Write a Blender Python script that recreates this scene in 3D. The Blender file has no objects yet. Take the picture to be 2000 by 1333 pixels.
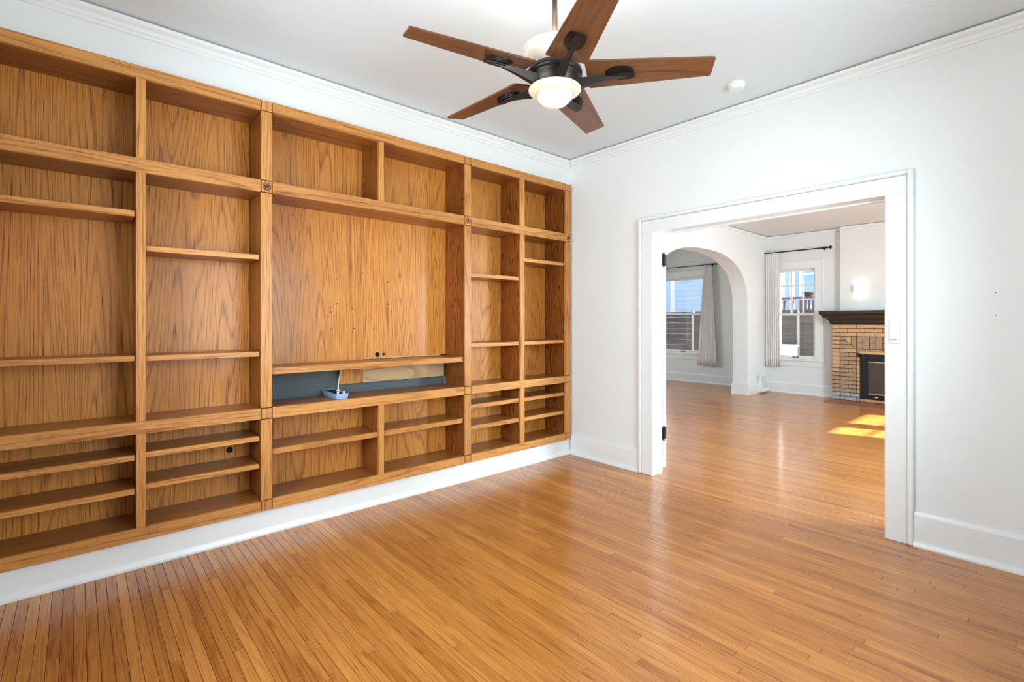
import bpy, bmesh, math, random
from mathutils import Vector, Matrix
random.seed(7)
SC = bpy.context.scene
COL = SC.collection
PI = math.pi

def lin(c):
    c /= 255.0
    return c/12.92 if c <= 0.04045 else ((c+0.055)/1.055)**2.4
def rgb(r, g, b): return (lin(r), lin(g), lin(b), 1.0)

# ------------------------------------------------------------------ camera
FPX = 957.0
YAW = math.atan(1081/957)
EYE = 1.28
cam = bpy.data.cameras.new('camera'); camo = bpy.data.objects.new('camera', cam); COL.objects.link(camo)
cam.sensor_width = 36.0; cam.lens = FPX/2000*36; cam.shift_y = -36.5/2000; cam.clip_start = 0.02
camo.location = (0, 0, EYE); camo.rotation_euler = (PI/2, 0, YAW)
SC.camera = camo
CF = (-math.sin(YAW), math.cos(YAW)); CR = (math.cos(YAW), math.sin(YAW))
def project(x, y, z):
    d = x*CF[0]+y*CF[1]; l = x*CR[0]+y*CR[1]
    if d < 0.05: return None
    return (1000+FPX*l/d, 630-FPX*(z-EYE)/d)

# ------------------------------------------------------------------ sky, sun, window daylight, exposure
SUN_DIR = Vector((-1.0, -0.32, -0.655)).normalized()
w = bpy.data.worlds.new('sky'); SC.world = w; w.use_nodes = True
wn = w.node_tree.nodes; wl = w.node_tree.links
sky = wn.new('ShaderNodeTexSky'); sky.sky_type = 'NISHITA'; sky.sun_disc = False
sky.sun_elevation = math.radians(32); sky.sun_rotation = math.atan2(-SUN_DIR.x, -SUN_DIR.y)
sky.dust_density = 2.0
wl.new(sky.outputs[0], wn['Background'].inputs[0]); wn['Background'].inputs[1].default_value = 0.30
sun = bpy.data.lights.new('sun', 'SUN'); sun.energy = 31.0; sun.angle = math.radians(0.9); sun.color = (1, 0.98, 0.95)
suno = bpy.data.objects.new('sun', sun); COL.objects.link(suno); suno.location = (20, 8, 15)
suno.rotation_euler = SUN_DIR.to_track_quat('-Z', 'Y').to_euler()
def area(name, loc, direction, sx, sy, power, color=(1, 1, 1)):
    l = bpy.data.lights.new(name, 'AREA'); l.shape = 'RECTANGLE'; l.size = sx; l.size_y = sy; l.energy = power; l.color = color
    o = bpy.data.objects.new(name, l); COL.objects.link(o); o.location = loc
    o.rotation_euler = Vector(direction).to_track_quat('-Z', 'Z').to_euler()
    return o
DAY = (0.75, 0.905, 1.0); DAY2 = (0.66, 0.87, 1.0)
# daylight standing in the window openings of the rooms
area('daylight_study_side_window', (0.72, 1.75, 1.48), (-1, 0, 0), 1.75, 1.5, 74, DAY)
area('daylight_study_front_window', (-1.75, -0.67, 1.48), (0, 1, 0), 1.75, 1.5, 57, DAY)
area('daylight_living_window', (1.75, 5.2, 1.45), (-1, 0, 0), 1.7, 1.6, 255, DAY2)
area('added_alcove_light', (-7.55, 7.4, 1.45), (1, 0, 0), 1.6, 1.6, 38, DAY)  # added light for the alcove, behind an added, unseen window
vs = SC.view_settings
vs.view_transform = 'Standard'; vs.look = 'None'; vs.gamma = 1.0; vs.use_curve_mapping = False; vs.exposure = 0.62

# ------------------------------------------------------------------ materials
def newmat(name):
    m = bpy.data.materials.new(name); m.use_nodes = True
    return m, m.node_tree.nodes, m.node_tree.links, m.node_tree.nodes['Principled BSDF']
def plain(name, col, rough=0.5, metal=0.0, coat=0.0, var=0.04, scale=6.0, bump=0.0, bscale=80.0, emit=None, estr=0.0, spec=0.5):
    m, n, l, b = newmat(name)
    tc = n.new('ShaderNodeTexCoord')
    nz = n.new('ShaderNodeTexNoise'); nz.inputs['Scale'].default_value = scale; nz.inputs['Detail'].default_value = 3
    l.new(tc.outputs['Object'], nz.inputs['Vector'])
    mx = n.new('ShaderNodeMix'); mx.data_type = 'RGBA'
    mx.inputs[6].default_value = tuple(c*(1-var) for c in col[:3])+(1,)
    mx.inputs[7].default_value = tuple(min(1, c*(1+var)) for c in col[:3])+(1,)
    l.new(nz.outputs['Fac'], mx.inputs[0]); l.new(mx.outputs[2], b.inputs['Base Color'])
    b.inputs['Roughness'].default_value = rough; b.inputs['Metallic'].default_value = metal
    b.inputs['Coat Weight'].default_value = coat; b.inputs['Coat Roughness'].default_value = 0.15
    b.inputs['Specular IOR Level'].default_value = spec
    if bump:
        nb = n.new('ShaderNodeTexNoise'); nb.inputs['Scale'].default_value = bscale; nb.inputs['Detail'].default_value = 4
        l.new(tc.outputs['Object'], nb.inputs['Vector'])
        bp = n.new('ShaderNodeBump'); bp.inputs['Strength'].default_value = bump; bp.inputs['Distance'].default_value = 0.004
        l.new(nb.outputs['Fac'], bp.inputs['Height']); l.new(bp.outputs[0], b.inputs['Normal'])
    if emit:
        b.inputs['Emission Color'].default_value = emit; b.inputs['Emission Strength'].default_value = estr
    return m
def wood(name, axis, dark, light, freq=24.0, nscale=3.2, stretch=0.13, rough=0.35, coat=0.25, line=0.75, pores=0.35, attr=False, tonevar=0.18, coatrough=0.15):
    """wood with cathedral figure: contour lines of a noise stretched along the grain axis"""
    m, n, l, b = newmat(name)
    tc = n.new('ShaderNodeTexCoord')
    if attr:
        at = n.new('ShaderNodeAttribute'); at.attribute_name = 'tone'; rnd = at.outputs['Fac']
    else:
        oi = n.new('ShaderNodeObjectInfo'); rnd = oi.outputs['Random']
    sc = n.new('ShaderNodeVectorMath'); sc.operation = 'SCALE'; sc.inputs[0].default_value = (31.7, 47.3, 23.9); l.new(rnd, sc.inputs['Scale'])
    ad = n.new('ShaderNodeVectorMath'); ad.operation = 'ADD'; l.new(tc.outputs['Object'], ad.inputs[0]); l.new(sc.outputs[0], ad.inputs[1])
    def mp(s_across, s_along):
        k = n.new('ShaderNodeVectorMath'); k.operation = 'MULTIPLY'
        v = [s_across]*3; v[axis] = s_along; k.inputs[1].default_value = v
        l.new(ad.outputs[0], k.inputs[0]); return k.outputs[0]
    n1 = n.new('ShaderNodeTexNoise'); n1.inputs['Scale'].default_value = 1.0; n1.inputs['Detail'].default_value = 1.0; n1.inputs['Roughness'].default_value = 0.35
    l.new(mp(nscale, nscale*stretch), n1.inputs['Vector'])
    mu = n.new('ShaderNodeMath'); mu.operation = 'MULTIPLY'; mu.inputs[1].default_value = freq; l.new(n1.outputs['Fac'], mu.inputs[0])
    fr = n.new('ShaderNodeMath'); fr.operation = 'FRACT'; l.new(mu.outputs[0], fr.inputs[0])
    rp = n.new('ShaderNodeValToRGB'); e = rp.color_ramp.elements
    e[0].position = 0.0; e[0].color = (0.25,)*3+(1,); e[1].position = 1.0; e[1].color = (0.0,)*3+(1,)
    x = rp.color_ramp.elements.new(0.55); x.color = (0.12,)*3+(1,)
    x = rp.color_ramp.elements.new(0.86); x.color = (1,)*3+(1,)
    l.new(fr.outputs[0], rp.inputs[0])
    n2 = n.new('ShaderNodeTexNoise'); n2.inputs['Scale'].default_value = 1.0; n2.inputs['Detail'].default_value = 3.0
    l.new(mp(330, 7), n2.inputs['Vector'])
    r2 = n.new('ShaderNodeMapRange'); r2.inputs['From Min'].default_value = 0.45; r2.inputs['From Max'].default_value = 0.68; l.new(n2.outputs['Fac'], r2.inputs['Value'])
    n3 = n.new('ShaderNodeTexNoise'); n3.inputs['Scale'].default_value = 1.0; n3.inputs['Detail'].default_value = 1.0
    l.new(mp(5, 0.8), n3.inputs['Vector'])
    # total darkness = line*ring*(0.5+0.5 pore) + pores*pore + tone
    a1 = n.new('ShaderNodeMath'); a1.operation = 'MULTIPLY_ADD'; a1.inputs[1].default_value = 0.45; a1.inputs[2].default_value = 0.55; l.new(r2.outputs[0], a1.inputs[0])
    a2 = n.new('ShaderNodeMath'); a2.operation = 'MULTIPLY'; l.new(rp.outputs[0], a2.inputs[0]); l.new(a1.outputs[0], a2.inputs[1])
    a3 = n.new('ShaderNodeMath'); a3.operation = 'MULTIPLY'; a3.inputs[1].default_value = line; l.new(a2.outputs[0], a3.inputs[0])
    a4 = n.new('ShaderNodeMath'); a4.operation = 'MULTIPLY_ADD'; a4.inputs[1].default_value = pores; l.new(r2.outputs[0], a4.inputs[0]); l.new(a3.outputs[0], a4.inputs[2])
    a5 = n.new('ShaderNodeMath'); a5.operation = 'MULTIPLY_ADD'; a5.inputs[1].default_value = tonevar*1.6; l.new(n3.outputs['Fac'], a5.inputs[0]); l.new(a4.outputs[0], a5.inputs[2])
    wn_ = n.new('ShaderNodeTexWhiteNoise'); wn_.noise_dimensions = '1D'; l.new(rnd, wn_.inputs['W'])
    a6 = n.new('ShaderNodeMath'); a6.operation = 'MULTIPLY_ADD'; a6.inputs[1].default_value = tonevar; l.new(wn_.outputs['Value'], a6.inputs[0]); l.new(a5.outputs[0], a6.inputs[2])
    a6.use_clamp = True
    mx = n.new('ShaderNodeMix'); mx.data_type = 'RGBA'; mx.inputs[6].default_value = light; mx.inputs[7].default_value = dark
    l.new(a6.outputs[0], mx.inputs[0]); l.new(mx.outputs[2], b.inputs['Base Color'])
    b.inputs['Roughness'].default_value = rough; b.inputs['Coat Weight'].default_value = coat; b.inputs['Coat Roughness'].default_value = coatrough
    b.inputs['Specular IOR Level'].default_value = 0.33
    bp = n.new('ShaderNodeBump'); bp.inputs['Strength'].default_value = 0.12; bp.inputs['Distance'].default_value = 0.001; bp.invert = True
    l.new(a4.outputs[0], bp.inputs['Height']); l.new(bp.outputs[0], b.inputs['Normal'])
    return m
def glassmat(name, tint=(1, 1, 1, 1), refl=0.07, rough=0.02):
    m = bpy.data.materials.new(name); m.use_nodes = True; n = m.node_tree.nodes; l = m.node_tree.links
    n.remove(n['Principled BSDF'])
    t = n.new('ShaderNodeBsdfTransparent'); t.inputs[0].default_value = tint
    g = n.new('ShaderNodeBsdfGlossy'); g.inputs['Roughness'].default_value = rough
    f = n.new('ShaderNodeFresnel'); f.inputs[0].default_value = 1.2
    k = n.new('ShaderNodeMath'); k.operation = 'ADD'; k.inputs[1].default_value = refl*0.5; l.new(f.outputs[0], k.inputs[0]); k.use_clamp = True
    mx = n.new('ShaderNodeMixShader'); l.new(k.outputs[0], mx.inputs[0]); l.new(t.outputs[0], mx.inputs[1]); l.new(g.outputs[0], mx.inputs[2])
    l.new(mx.outputs[0], n['Material Output'].inputs[0]); return m

OD, OL = rgb(138, 74, 26), rgb(234, 166, 90)
M = {}
M['wall'] = plain('white_wall_paint', rgb(236, 236, 233), 0.55, var=0.012, scale=1.5, bump=0.10, bscale=55)
M['ceil'] = plain('ceiling_paint', rgb(226, 232, 234), 0.7, var=0.01, scale=1.2, bump=0.12, bscale=35)
M['trim'] = plain('white_gloss_trim', rgb(238, 238, 235), 0.28, var=0.012, scale=3, bump=0.03, bscale=25)
M['grey'] = plain('grey_wall_paint', rgb(90, 97, 96), 0.6, var=0.05, scale=3)
M['oakZ'] = wood('oak_upright_grain', 2, OD, OL, coat=0.08, rough=0.42, freq=13, nscale=9, stretch=0.035, line=0.6)
M['oakY'] = wood('oak_level_grain', 1, OD, OL, coat=0.08, rough=0.42, freq=13, nscale=9, stretch=0.035, line=0.6)
M['oakShelfShaded'] = wood('oak_shelf_shade_toned', 1, rgb(92, 44, 14), rgb(190, 118, 56), coat=0.2, rough=0.34, freq=20, nscale=5, stretch=0.05, line=0.6)  # shelf boards: the dimmer light on their tops is put into the colour
M['oakBack'] = wood('oak_veneer_panel', 2, rgb(118, 56, 12), rgb(234, 155, 68), freq=40, nscale=4.0, stretch=0.055, coat=0.12, rough=0.4, line=0.7, pores=0.32, tonevar=0.09)
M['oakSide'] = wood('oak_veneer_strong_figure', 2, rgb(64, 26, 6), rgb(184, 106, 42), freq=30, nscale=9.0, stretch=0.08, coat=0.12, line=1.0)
M['pine'] = wood('raw_pine', 1, rgb(168, 124, 78), rgb(224, 192, 146), freq=14, nscale=4, stretch=0.2, coat=0.0, rough=0.6, pores=0.1)
M['floor'] = wood('oak_strip_floor', 0, rgb(138, 68, 16), rgb(230, 157, 78), freq=10, nscale=14, stretch=0.05, rough=0.3, coat=0.45, line=0.32, pores=0.3, attr=True, tonevar=0.32, coatrough=0.13)
M['sub'] = plain('dark_subfloor', rgb(52, 28, 12), 0.8)
M['blade'] = wood('walnut_blade', 0, rgb(64, 36, 20), rgb(126, 80, 50), freq=6, nscale=14, stretch=0.05, rough=0.35, coat=0.3, line=0.5, pores=0.35, tonevar=0.1)
M['bronze'] = plain('oiled_bronze', rgb(58, 52, 48), 0.38, 0.75, var=0.15)
M['rodm'] = plain('brushed_brown_rod', rgb(112, 92, 80), 0.35, 0.6)
M['opal'] = plain('opal_glass_lit', rgb(238, 232, 218), 0.25, coat=0.5, var=0.02, emit=(1, 0.93, 0.80, 1), estr=0.22)
M['cream'] = plain('cream_glass_rim', rgb(236, 222, 190), 0.3, coat=0.4, emit=(1, 0.87, 0.66, 1), estr=0.10)
M['sconce'] = plain('lit_sconce_glass', rgb(250, 250, 245), 0.4, emit=(1, 0.97, 0.92, 1), estr=0.35)
M['black'] = plain('black_iron', rgb(22, 21, 20), 0.4, 0.3)
M['hole'] = plain('dark_hole', rgb(14, 11, 9), 0.9)
M['inlay'] = plain('burnt_brown_inlay', rgb(62, 30, 24), 0.55)
M['plastic'] = plain('white_plastic', rgb(238, 238, 234), 0.35, var=0.01)
M['print'] = plain('grey_print', rgb(120, 118, 114), 0.6)
M['steelblue'] = plain('blue_grey_plastic', rgb(150, 172, 204), 0.35)
M['prong'] = plain('pale_plug', rgb(226, 222, 206), 0.4)
_m, _n, _l, _b = newmat('linen_curtain_cloth'); _b.inputs['Base Color'].default_value = rgb(246, 243, 240); _b.inputs['Roughness'].default_value = 0.9
_tc = _n.new('ShaderNodeTexCoord'); _w = _n.new('ShaderNodeTexNoise'); _w.inputs['Scale'].default_value = 400; _l.new(_tc.outputs['Object'], _w.inputs['Vector'])
_bp = _n.new('ShaderNodeBump'); _bp.inputs['Strength'].default_value = 0.15; _bp.inputs['Distance'].default_value = 0.001; _l.new(_w.outputs['Fac'], _bp.inputs['Height']); _l.new(_bp.outputs[0], _b.inputs['Normal'])
_t = _n.new('ShaderNodeBsdfTranslucent'); _t.inputs[0].default_value = rgb(235, 230, 222); _x = _n.new('ShaderNodeMixShader'); _x.inputs[0].default_value = 0.1
_l.new(_b.outputs[0], _x.inputs[1]); _l.new(_t.outputs[0], _x.inputs[2]); _l.new(_x.outputs[0], _n['Material Output'].inputs[0]); M['curtain'] = _m
M['mantel'] = wood('dark_mantel_wood', 0, rgb(28, 22, 17), rgb(62, 50, 40), freq=8, nscale=8, stretch=0.06, rough=0.4)
M['mortar'] = plain('dark_mortar', rgb(52, 36, 26), 0.9, bump=0.3)
M['brick'] = plain('tan_brick', rgb(204, 164, 122), 0.8, var=0.16, scale=14, bump=0.35, bscale=60)
M['brickw'] = plain('weathered_brick', rgb(170, 140, 112), 0.8, var=0.3, scale=26, bump=0.5, bscale=60)
M['bricks'] = plain('sooty_silver_brick', rgb(168, 164, 162), 0.55, var=0.3, scale=30, bump=0.5, bscale=60)
M['brass'] = plain('brushed_brass', rgb(214, 170, 116), 0.3, 0.7)
M['firegl'] = plain('smoked_fire_glass', rgb(74, 66, 58), 0.12, var=0.35, scale=9)
M['tile'] = plain('terracotta_hearth_tile', rgb(150, 92, 62), 0.5, var=0.12, scale=9)
M['grout'] = plain('tan_grout', rgb(196, 152, 118), 0.9)
M['glass'] = glassmat('window_glass')
M['fence'] = wood('weathered_fence_board', 0, rgb(46, 42, 40), rgb(98, 92, 88), freq=8, nscale=6, stretch=0.08, rough=0.8, coat=0.0)
M['post'] = plain('grey_fence_post', rgb(150, 150, 148), 0.6)
M['deck'] = plain('plum_brown_paint', rgb(104, 92, 100), 0.7)
M['siding'] = plain('pale_blue_siding', rgb(192, 215, 238), 0.6, var=0.02)
M['hwhite'] = plain('white_house_trim', rgb(244, 246, 250), 0.5, var=0.01)
M['hglass'] = plain('blue_house_window', rgb(150, 200, 232), 0.08, var=0.15, scale=2)
M['ground'] = plain('dry_ground', rgb(120, 108, 88), 0.95, var=0.2, scale=2, bump=0.4, bscale=12)
M['roof'] = plain('grey_shingle', rgb(90, 90, 94), 0.9)
M['bin'] = plain('white_enamel', rgb(246, 247, 248), 0.3, var=0.01)
M['yellow'] = plain('mustard_tag', rgb(206, 176, 96), 0.6)

# ------------------------------------------------------------------ helpers
def tag(o, label=None, cat=None, group=None, kind=None):
    if label: o['label'] = label
    if cat: o['category'] = cat
    if group: o['group'] = group
    if kind: o['kind'] = kind
    return o
def empty(name, loc=(0, 0, 0), rz=0.0):
    o = bpy.data.objects.new(name, None); COL.objects.link(o); o.location = loc; o.rotation_euler = (0, 0, rz); o.empty_display_size = 0.1
    return o
def link(name, me, mat, parent=None, loc=(0, 0, 0), smooth=False):
    o = bpy.data.objects.new(name, me); COL.objects.link(o)
    if mat is not None:
        me.materials.clear(); me.materials.append(M[mat] if isinstance(mat, str) else mat)
    o.location = loc
    if parent is not None: o.parent = parent
    if smooth:
        for p in me.polygons: p.use_smooth = True
    return o
def from_bm(name, bm, mat, parent=None, loc=(0, 0, 0), smooth=False, recenter=True):
    bmesh.ops.recalc_face_normals(bm, faces=bm.faces)
    loc = Vector(loc)
    if recenter and len(bm.verts):
        lo = Vector([min(v.co[i] for v in bm.verts) for i in range(3)]); hi = Vector([max(v.co[i] for v in bm.verts) for i in range(3)])
        c = (lo+hi)/2; bmesh.ops.translate(bm, verts=bm.verts, vec=-c); loc = loc+c
    me = bpy.data.meshes.new(name); bm.to_mesh(me); bm.free()
    return link(name, me, mat, parent, loc, smooth)
def bbox(bm, x0, x1, y0, y1, z0, z1, bev=0.0):
    r = bmesh.ops.create_cube(bm, size=1.0); vs_ = r['verts']
    bmesh.ops.scale(bm, vec=(abs(x1-x0), abs(y1-y0), abs(z1-z0)), verts=vs_)
    bmesh.ops.translate(bm, vec=((x0+x1)/2, (y0+y1)/2, (z0+z1)/2), verts=vs_)
    if bev > 0:
        ed = list({e for v in vs_ for e in v.link_edges})
        bmesh.ops.bevel(bm, geom=ed, offset=bev, segments=1, profile=0.5, affect='EDGES')
def box(name, x0, x1, y0, y1, z0, z1, mat, parent=None, bev=0.0, base=(0, 0, 0)):
    """box given in world coordinates; base = world location of the parent"""
    bm = bmesh.new(); bbox(bm, x0-base[0], x1-base[0], y0-base[1], y1-base[1], z0-base[2], z1-base[2], bev)
    return from_bm(name, bm, mat, parent)
def boxes(name, lst, mat, parent=None, bev=0.0):
    bm = bmesh.new()
    for b in lst: bbox(bm, *b, bev)
    return from_bm(name, bm, mat, parent)
def lathe(bm, prof, seg=40, center=(0, 0, 0), closed=False):
    rings = []
    for r, z in prof:
        if r < 1e-6: rings.append([bm.verts.new((center[0], center[1], center[2]+z))])
        else: rings.append([bm.verts.new((center[0]+r*math.cos(2*PI*k/seg), center[1]+r*math.sin(2*PI*k/seg), center[2]+z)) for k in range(seg)])
    n = len(rings)
    for i in range(n if closed else n-1):
        a, b = rings[i], rings[(i+1) % n]
        for k in range(seg):
            k2 = (k+1) % seg
            if len(a) == 1 and len(b) == 1: continue
            if len(a) == 1: bm.faces.new((a[0], b[k2], b[k]))
            elif len(b) == 1: bm.faces.new((a[k], a[k2], b[0]))
            else: bm.faces.new((a[k], a[k2], b[k2], b[k]))
def tube(bm, pts, r, seg=10, cap=True):
    pts = [Vector(p) for p in pts]; rings = []
    for i, p in enumerate(pts):
        t = (pts[min(i+1, len(pts)-1)]-pts[max(i-1, 0)]).normalized()
        u = t.cross(Vector((0, 0, 1)));
        if u.length < 1e-3: u = t.cross(Vector((1, 0, 0)))
        u.normalize(); v = t.cross(u)
        rr = r[i] if isinstance(r, (list, tuple)) else r
        rings.append([bm.verts.new(p+u*rr*math.cos(2*PI*k/seg)+v*rr*math.sin(2*PI*k/seg)) for k in range(seg)])
    for a, b in zip(rings, rings[1:]):
        for k in range(seg): bm.faces.new((a[k], a[(k+1) % seg], b[(k+1) % seg], b[k]))
    if cap: bm.faces.new(rings[0]); bm.faces.new(rings[-1])
def prism(bm, poly, fn, d0, d1):
    """extrude a 2D polygon; fn(a, b, d) -> 3D"""
    A = [bm.verts.new(fn(a, b, d0)) for a, b in poly]; B = [bm.verts.new(fn(a, b, d1)) for a, b in poly]
    bm.faces.new(A); bm.faces.new(B[::-1])
    for i in range(len(poly)):
        j = (i+1) % len(poly); bm.faces.new((A[i], B[i], B[j], A[j]))
def gridwall(name, fn, ucuts, zcuts, d0, d1, solid, mat, label, parent=None):
    """wall made of grid cells; solid(u,z) tells which cells are filled; only outer faces are made"""
    bm = bmesh.new(); cache = {}
    def V(i, j, d):
        k = (i, j, d)
        if k not in cache: cache[k] = bm.verts.new(fn(ucuts[i], zcuts[j], d0 if d == 0 else d1))
        return cache[k]
    nu, nz = len(ucuts)-1, len(zcuts)-1
    S = lambda i, j: 0 <= i < nu and 0 <= j < nz and solid((ucuts[i]+ucuts[i+1])/2, (zcuts[j]+zcuts[j+1])/2)
    for i in range(nu):
        for j in range(nz):
            if not S(i, j): continue
            for d in (0, 1): bm.faces.new((V(i, j, d), V(i+1, j, d), V(i+1, j+1, d), V(i, j+1, d)))
            if not S(i-1, j): bm.faces.new((V(i, j, 0), V(i, j+1, 0), V(i, j+1, 1), V(i, j, 1)))
            if not S(i+1, j): bm.faces.new((V(i+1, j, 0), V(i+1, j+1, 0), V(i+1, j+1, 1), V(i+1, j, 1)))
            if not S(i, j-1): bm.faces.new((V(i, j, 0), V(i+1, j, 0), V(i+1, j, 1), V(i, j, 1)))
            if not S(i, j+1): bm.faces.new((V(i, j+1, 0), V(i+1, j+1, 0), V(i+1, j+1, 1), V(i, j+1, 1)))
    o = from_bm(name, bm, mat, parent)
    return tag(o, label, kind='structure')
def holes_solid(holes): return lambda u, z: not any(a < u < b and c < z < d for a, b, c, d in holes)
def cuts(lo, hi, holes, i): return sorted({lo, hi} | {v for h in holes for v in (h[i], h[i+1]) if lo < v < hi})
def wall(name, fn, u0, u1, z1, d0, d1, holes, label, mat='wall', z0=0.0):
    return gridwall(name, fn, cuts(u0, u1, holes, 0), cuts(z0, z1, holes, 2), d0, d1, holes_solid(holes), mat, label)
alongX = lambda u, z, d: (u, d, z)
alongY = lambda u, z, d: (d, u, z)
def profile(name, poly, axis, a0, a1, mat, label=None, kind=None, parent=None):
    """moulding: 2D profile (offset, z) swept from a0 to a1 along X (axis 0) or Y (axis 1)"""
    bm = bmesh.new()
    fn = (lambda p, z, d: (d, p, z)) if axis == 0 else (lambda p, z, d: (p, d, z))
    prism(bm, poly, fn, a0, a1)
    o = from_bm(name, bm, mat, parent)
    return tag(o, label, kind=kind)

# ------------------------------------------------------------------ room shell
H1, H2 = 2.855, 2.872
XL, YB = -3.22, 3.60            # bookcase wall face, doorway wall face
XR, YF = 0.45, -0.40            # hidden walls beside the camera
YN = 3.72                       # living room side of the doorway wall
XA, XAB = -3.70, -3.96          # arch wall faces
YW, YA = 9.62, 9.85             # window wall of living room and of the alcove
XE, XW = 1.40, -7.20            # far ends of living room and alcove
DX0, DX1, DZ = -2.28, -0.71, 2.03
ZB0, ZB1 = 0.148, 2.612         # bookcase bottom and top
YB0, YB1 = -0.382, 3.578        # bookcase ends
# bookcase wall with the recess that holds the shelves
bm = bmesh.new()
bbox(bm, -3.66, XL, YF, YB, ZB1, H1); bbox(bm, -3.66, XL, YF, YB, 0, ZB0); bbox(bm, -3.66, -3.52, YF, YB, ZB0, ZB1)
wl_ = tag(from_bm('wall_left', bm, 'wall'), 'white wall around the built-in oak bookcase', kind='structure')
wall('wall_back', alongX, -3.66, XE, H2, YB, YN, [(DX0-0.02, DX1+0.02, -1, DZ+0.02)], 'white wall with the wide cased doorway')
wall('wall_right', alongY, YF-0.2, YB, H1, XR, XR+0.2, [(0.85, 2.65, 0.70, 2.25)], 'white study wall with a window beside the camera')
wall('wall_front', alongX, -3.66, XR, H1, YF-0.2, YF, [(-2.65, -0.85, 0.70, 2.25)], 'white study wall with a window facing the doorway')
tag(box('ceiling', -3.66, XR+0.2, YF-0.2, YB+0.06, H1, H1+0.12, 'ceil'), 'off-white plaster ceiling of the study', kind='structure')
# living room
N2W = [(-3.53, -2.89, 0.61, 2.25)]
WE = [(5.6-1.25, 5.6+0.35, 0.62, 2.25), (7.52, 8.10, 0.62, 2.25), (8.35, 9.30, 0.62, 2.25)]
ALC = [(-6.10, -4.95, 0.60, 2.26)]
wall('wall_window', alongX, XAB, XE+0.2, H2, YW, YW+0.2, N2W, 'white living room wall with the nine-light window and fireplace')
wall('wall_east', alongY, YN-0.12, YW+0.2, H2, XE, XE+0.2, WE, 'white living room wall with windows beyond the doorway')
wall('wall_alcove', alongX, XW, XAB, H2, YA, YA+0.2, ALC, 'grey-white alcove wall with curtained window')
wall('wall_alcove_side', alongY, 5.0, YA+0.2, H2, XW-0.2, XW, [(6.6, 8.2, 0.62, 2.25)], 'white side wall of the alcove with an added window')
wall('wall_alcove_near', alongX, XW-0.2, XAB, H2, 5.0, 5.2, [], 'white near wall of the alcove')
tag(box('ceiling', XW-0.2, XE+0.2, YN-0.06, YA+0.2, H2, H2+0.12, 'ceil'), 'white ceiling of the living room beyond the doorway', kind='structure')
# arch wall
bm = bmesh.new()
ac, aw, az, ar = 7.29, 1.51, 1.55, 0.872
arch = []
for k in range(0, 49):
    t = PI*k/48; c, s = math.cos(t), math.sin(t)
    arch.append((ac+aw*math.copysign(abs(c)**0.8, c), az+ar*abs(s)**0.8))
outl = [(YN, 0.0), (ac-aw, 0.0)]+arch[::-1]+[(ac+aw, 0.0), (YA+0.2, 0.0)]
lo_ = [[bm.verts.new((d, a, b)) for a, b in outl] for d in (XA, XAB)]; hi_ = [[bm.verts.new((d, a, H2)) for a, b in outl] for d in (XA, XAB)]
for k in range(len(outl)-1):
    bm.faces.new((lo_[0][k], lo_[1][k], lo_[1][k+1], lo_[0][k+1])); bm.faces.new((hi_[0][k], hi_[0][k+1], hi_[1][k+1], hi_[1][k]))
    if abs(outl[k][0]-outl[k+1][0]) > 1e-5:
        for q in (0, 1): bm.faces.new((lo_[q][k], lo_[q][k+1], hi_[q][k+1], hi_[q][k]))
bmesh.ops.remove_doubles(bm, verts=bm.verts, dist=1e-5)
tag(from_bm('wall_arch', bm, 'wall'), 'white living room wall with a rounded archway', kind='structure')

# picture mouldings: a small gap to the ceiling leaves the dark line
def crown(off, sgn, zc):
    return [(off, zc-0.080), (off+sgn*0.010, zc-0.078), (off+sgn*0.012, zc-0.062), (off+sgn*0.020, zc-0.058), (off+sgn*0.024, zc-0.040),
            (off+sgn*0.033, zc-0.034), (off+sgn*0.044, zc-0.026), (off+sgn*0.048, zc-0.010), (off, zc-0.010)]
profile('trim_1', crown(XL, 1, H1), 1, YF, YB, 'trim', 'white picture moulding above the oak bookcase', 'structure')
profile('trim_2', crown(YB, -1, H1), 0, XL+0.048, XR, 'trim', 'white picture moulding above the doorway', 'structure')
thin = lambda off, s, zc: [(off, zc-0.055), (off+s*0.026, zc-0.045), (off+s*0.036, zc-0.012), (off, zc-0.012)]
profile('trim_3', thin(XA, 1, H2), 1, YN, YW, 'trim', 'thin white moulding above the archway', 'structure')
profile('trim_5', thin(9.50, -1, H2), 0, -2.49, -0.87, 'trim', 'thin white moulding above the chimney breast', 'structure')
profile('trim_4', thin(YW, -1, H2), 0, XA, -2.49, 'trim', 'thin white moulding above the nine-light window', 'structure')
# baseboards
def base(off, s, h=0.195):
    return [(off, 0), (off+s*0.034, 0), (off+s*0.034, 0.010), (off+s*0.028, 0.026), (off+s*0.018, 0.032), (off+s*0.018, h-0.022), (off+s*0.013, h-0.014), (off+s*0.009, h), (off, h)]
def shoe(off, s, h):
    return [(off, 0), (off+s*0.030, 0), (off+s*0.030, 0.012), (off+s*0.022, 0.034), (off+s*0.016, 0.038), (off+s*0.016, h), (off, h)]
profile('baseboard_left', shoe(XL+0.001, 1, ZB0), 1, YF, YB, 'trim', 'white baseboard under the oak bookcase', 'structure')
profile('baseboard_back', base(YB, -1), 0, XL+0.031, -2.414, 'trim', 'white baseboard between bookcase and doorway', 'structure')
profile('baseboard_back', base(YB, -1), 0, -0.577, XR, 'trim', 'white chipped baseboard beside the fan remote', 'structure')
profile('baseboard_right', base(XR, -1), 1, YF, YB-0.035, 'trim', 'white baseboard under the study side window', 'structure')
profile('baseboard_front', base(YF, 1), 0, XL+0.031, XR-0.035, 'trim', 'white baseboard under the study front window', 'structure')
profile('baseboard_window', base(YW, -1, 0.19), 0, XA+0.03, -2.584, 'trim', 'white baseboard under the nine-light window', 'structure')
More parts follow.
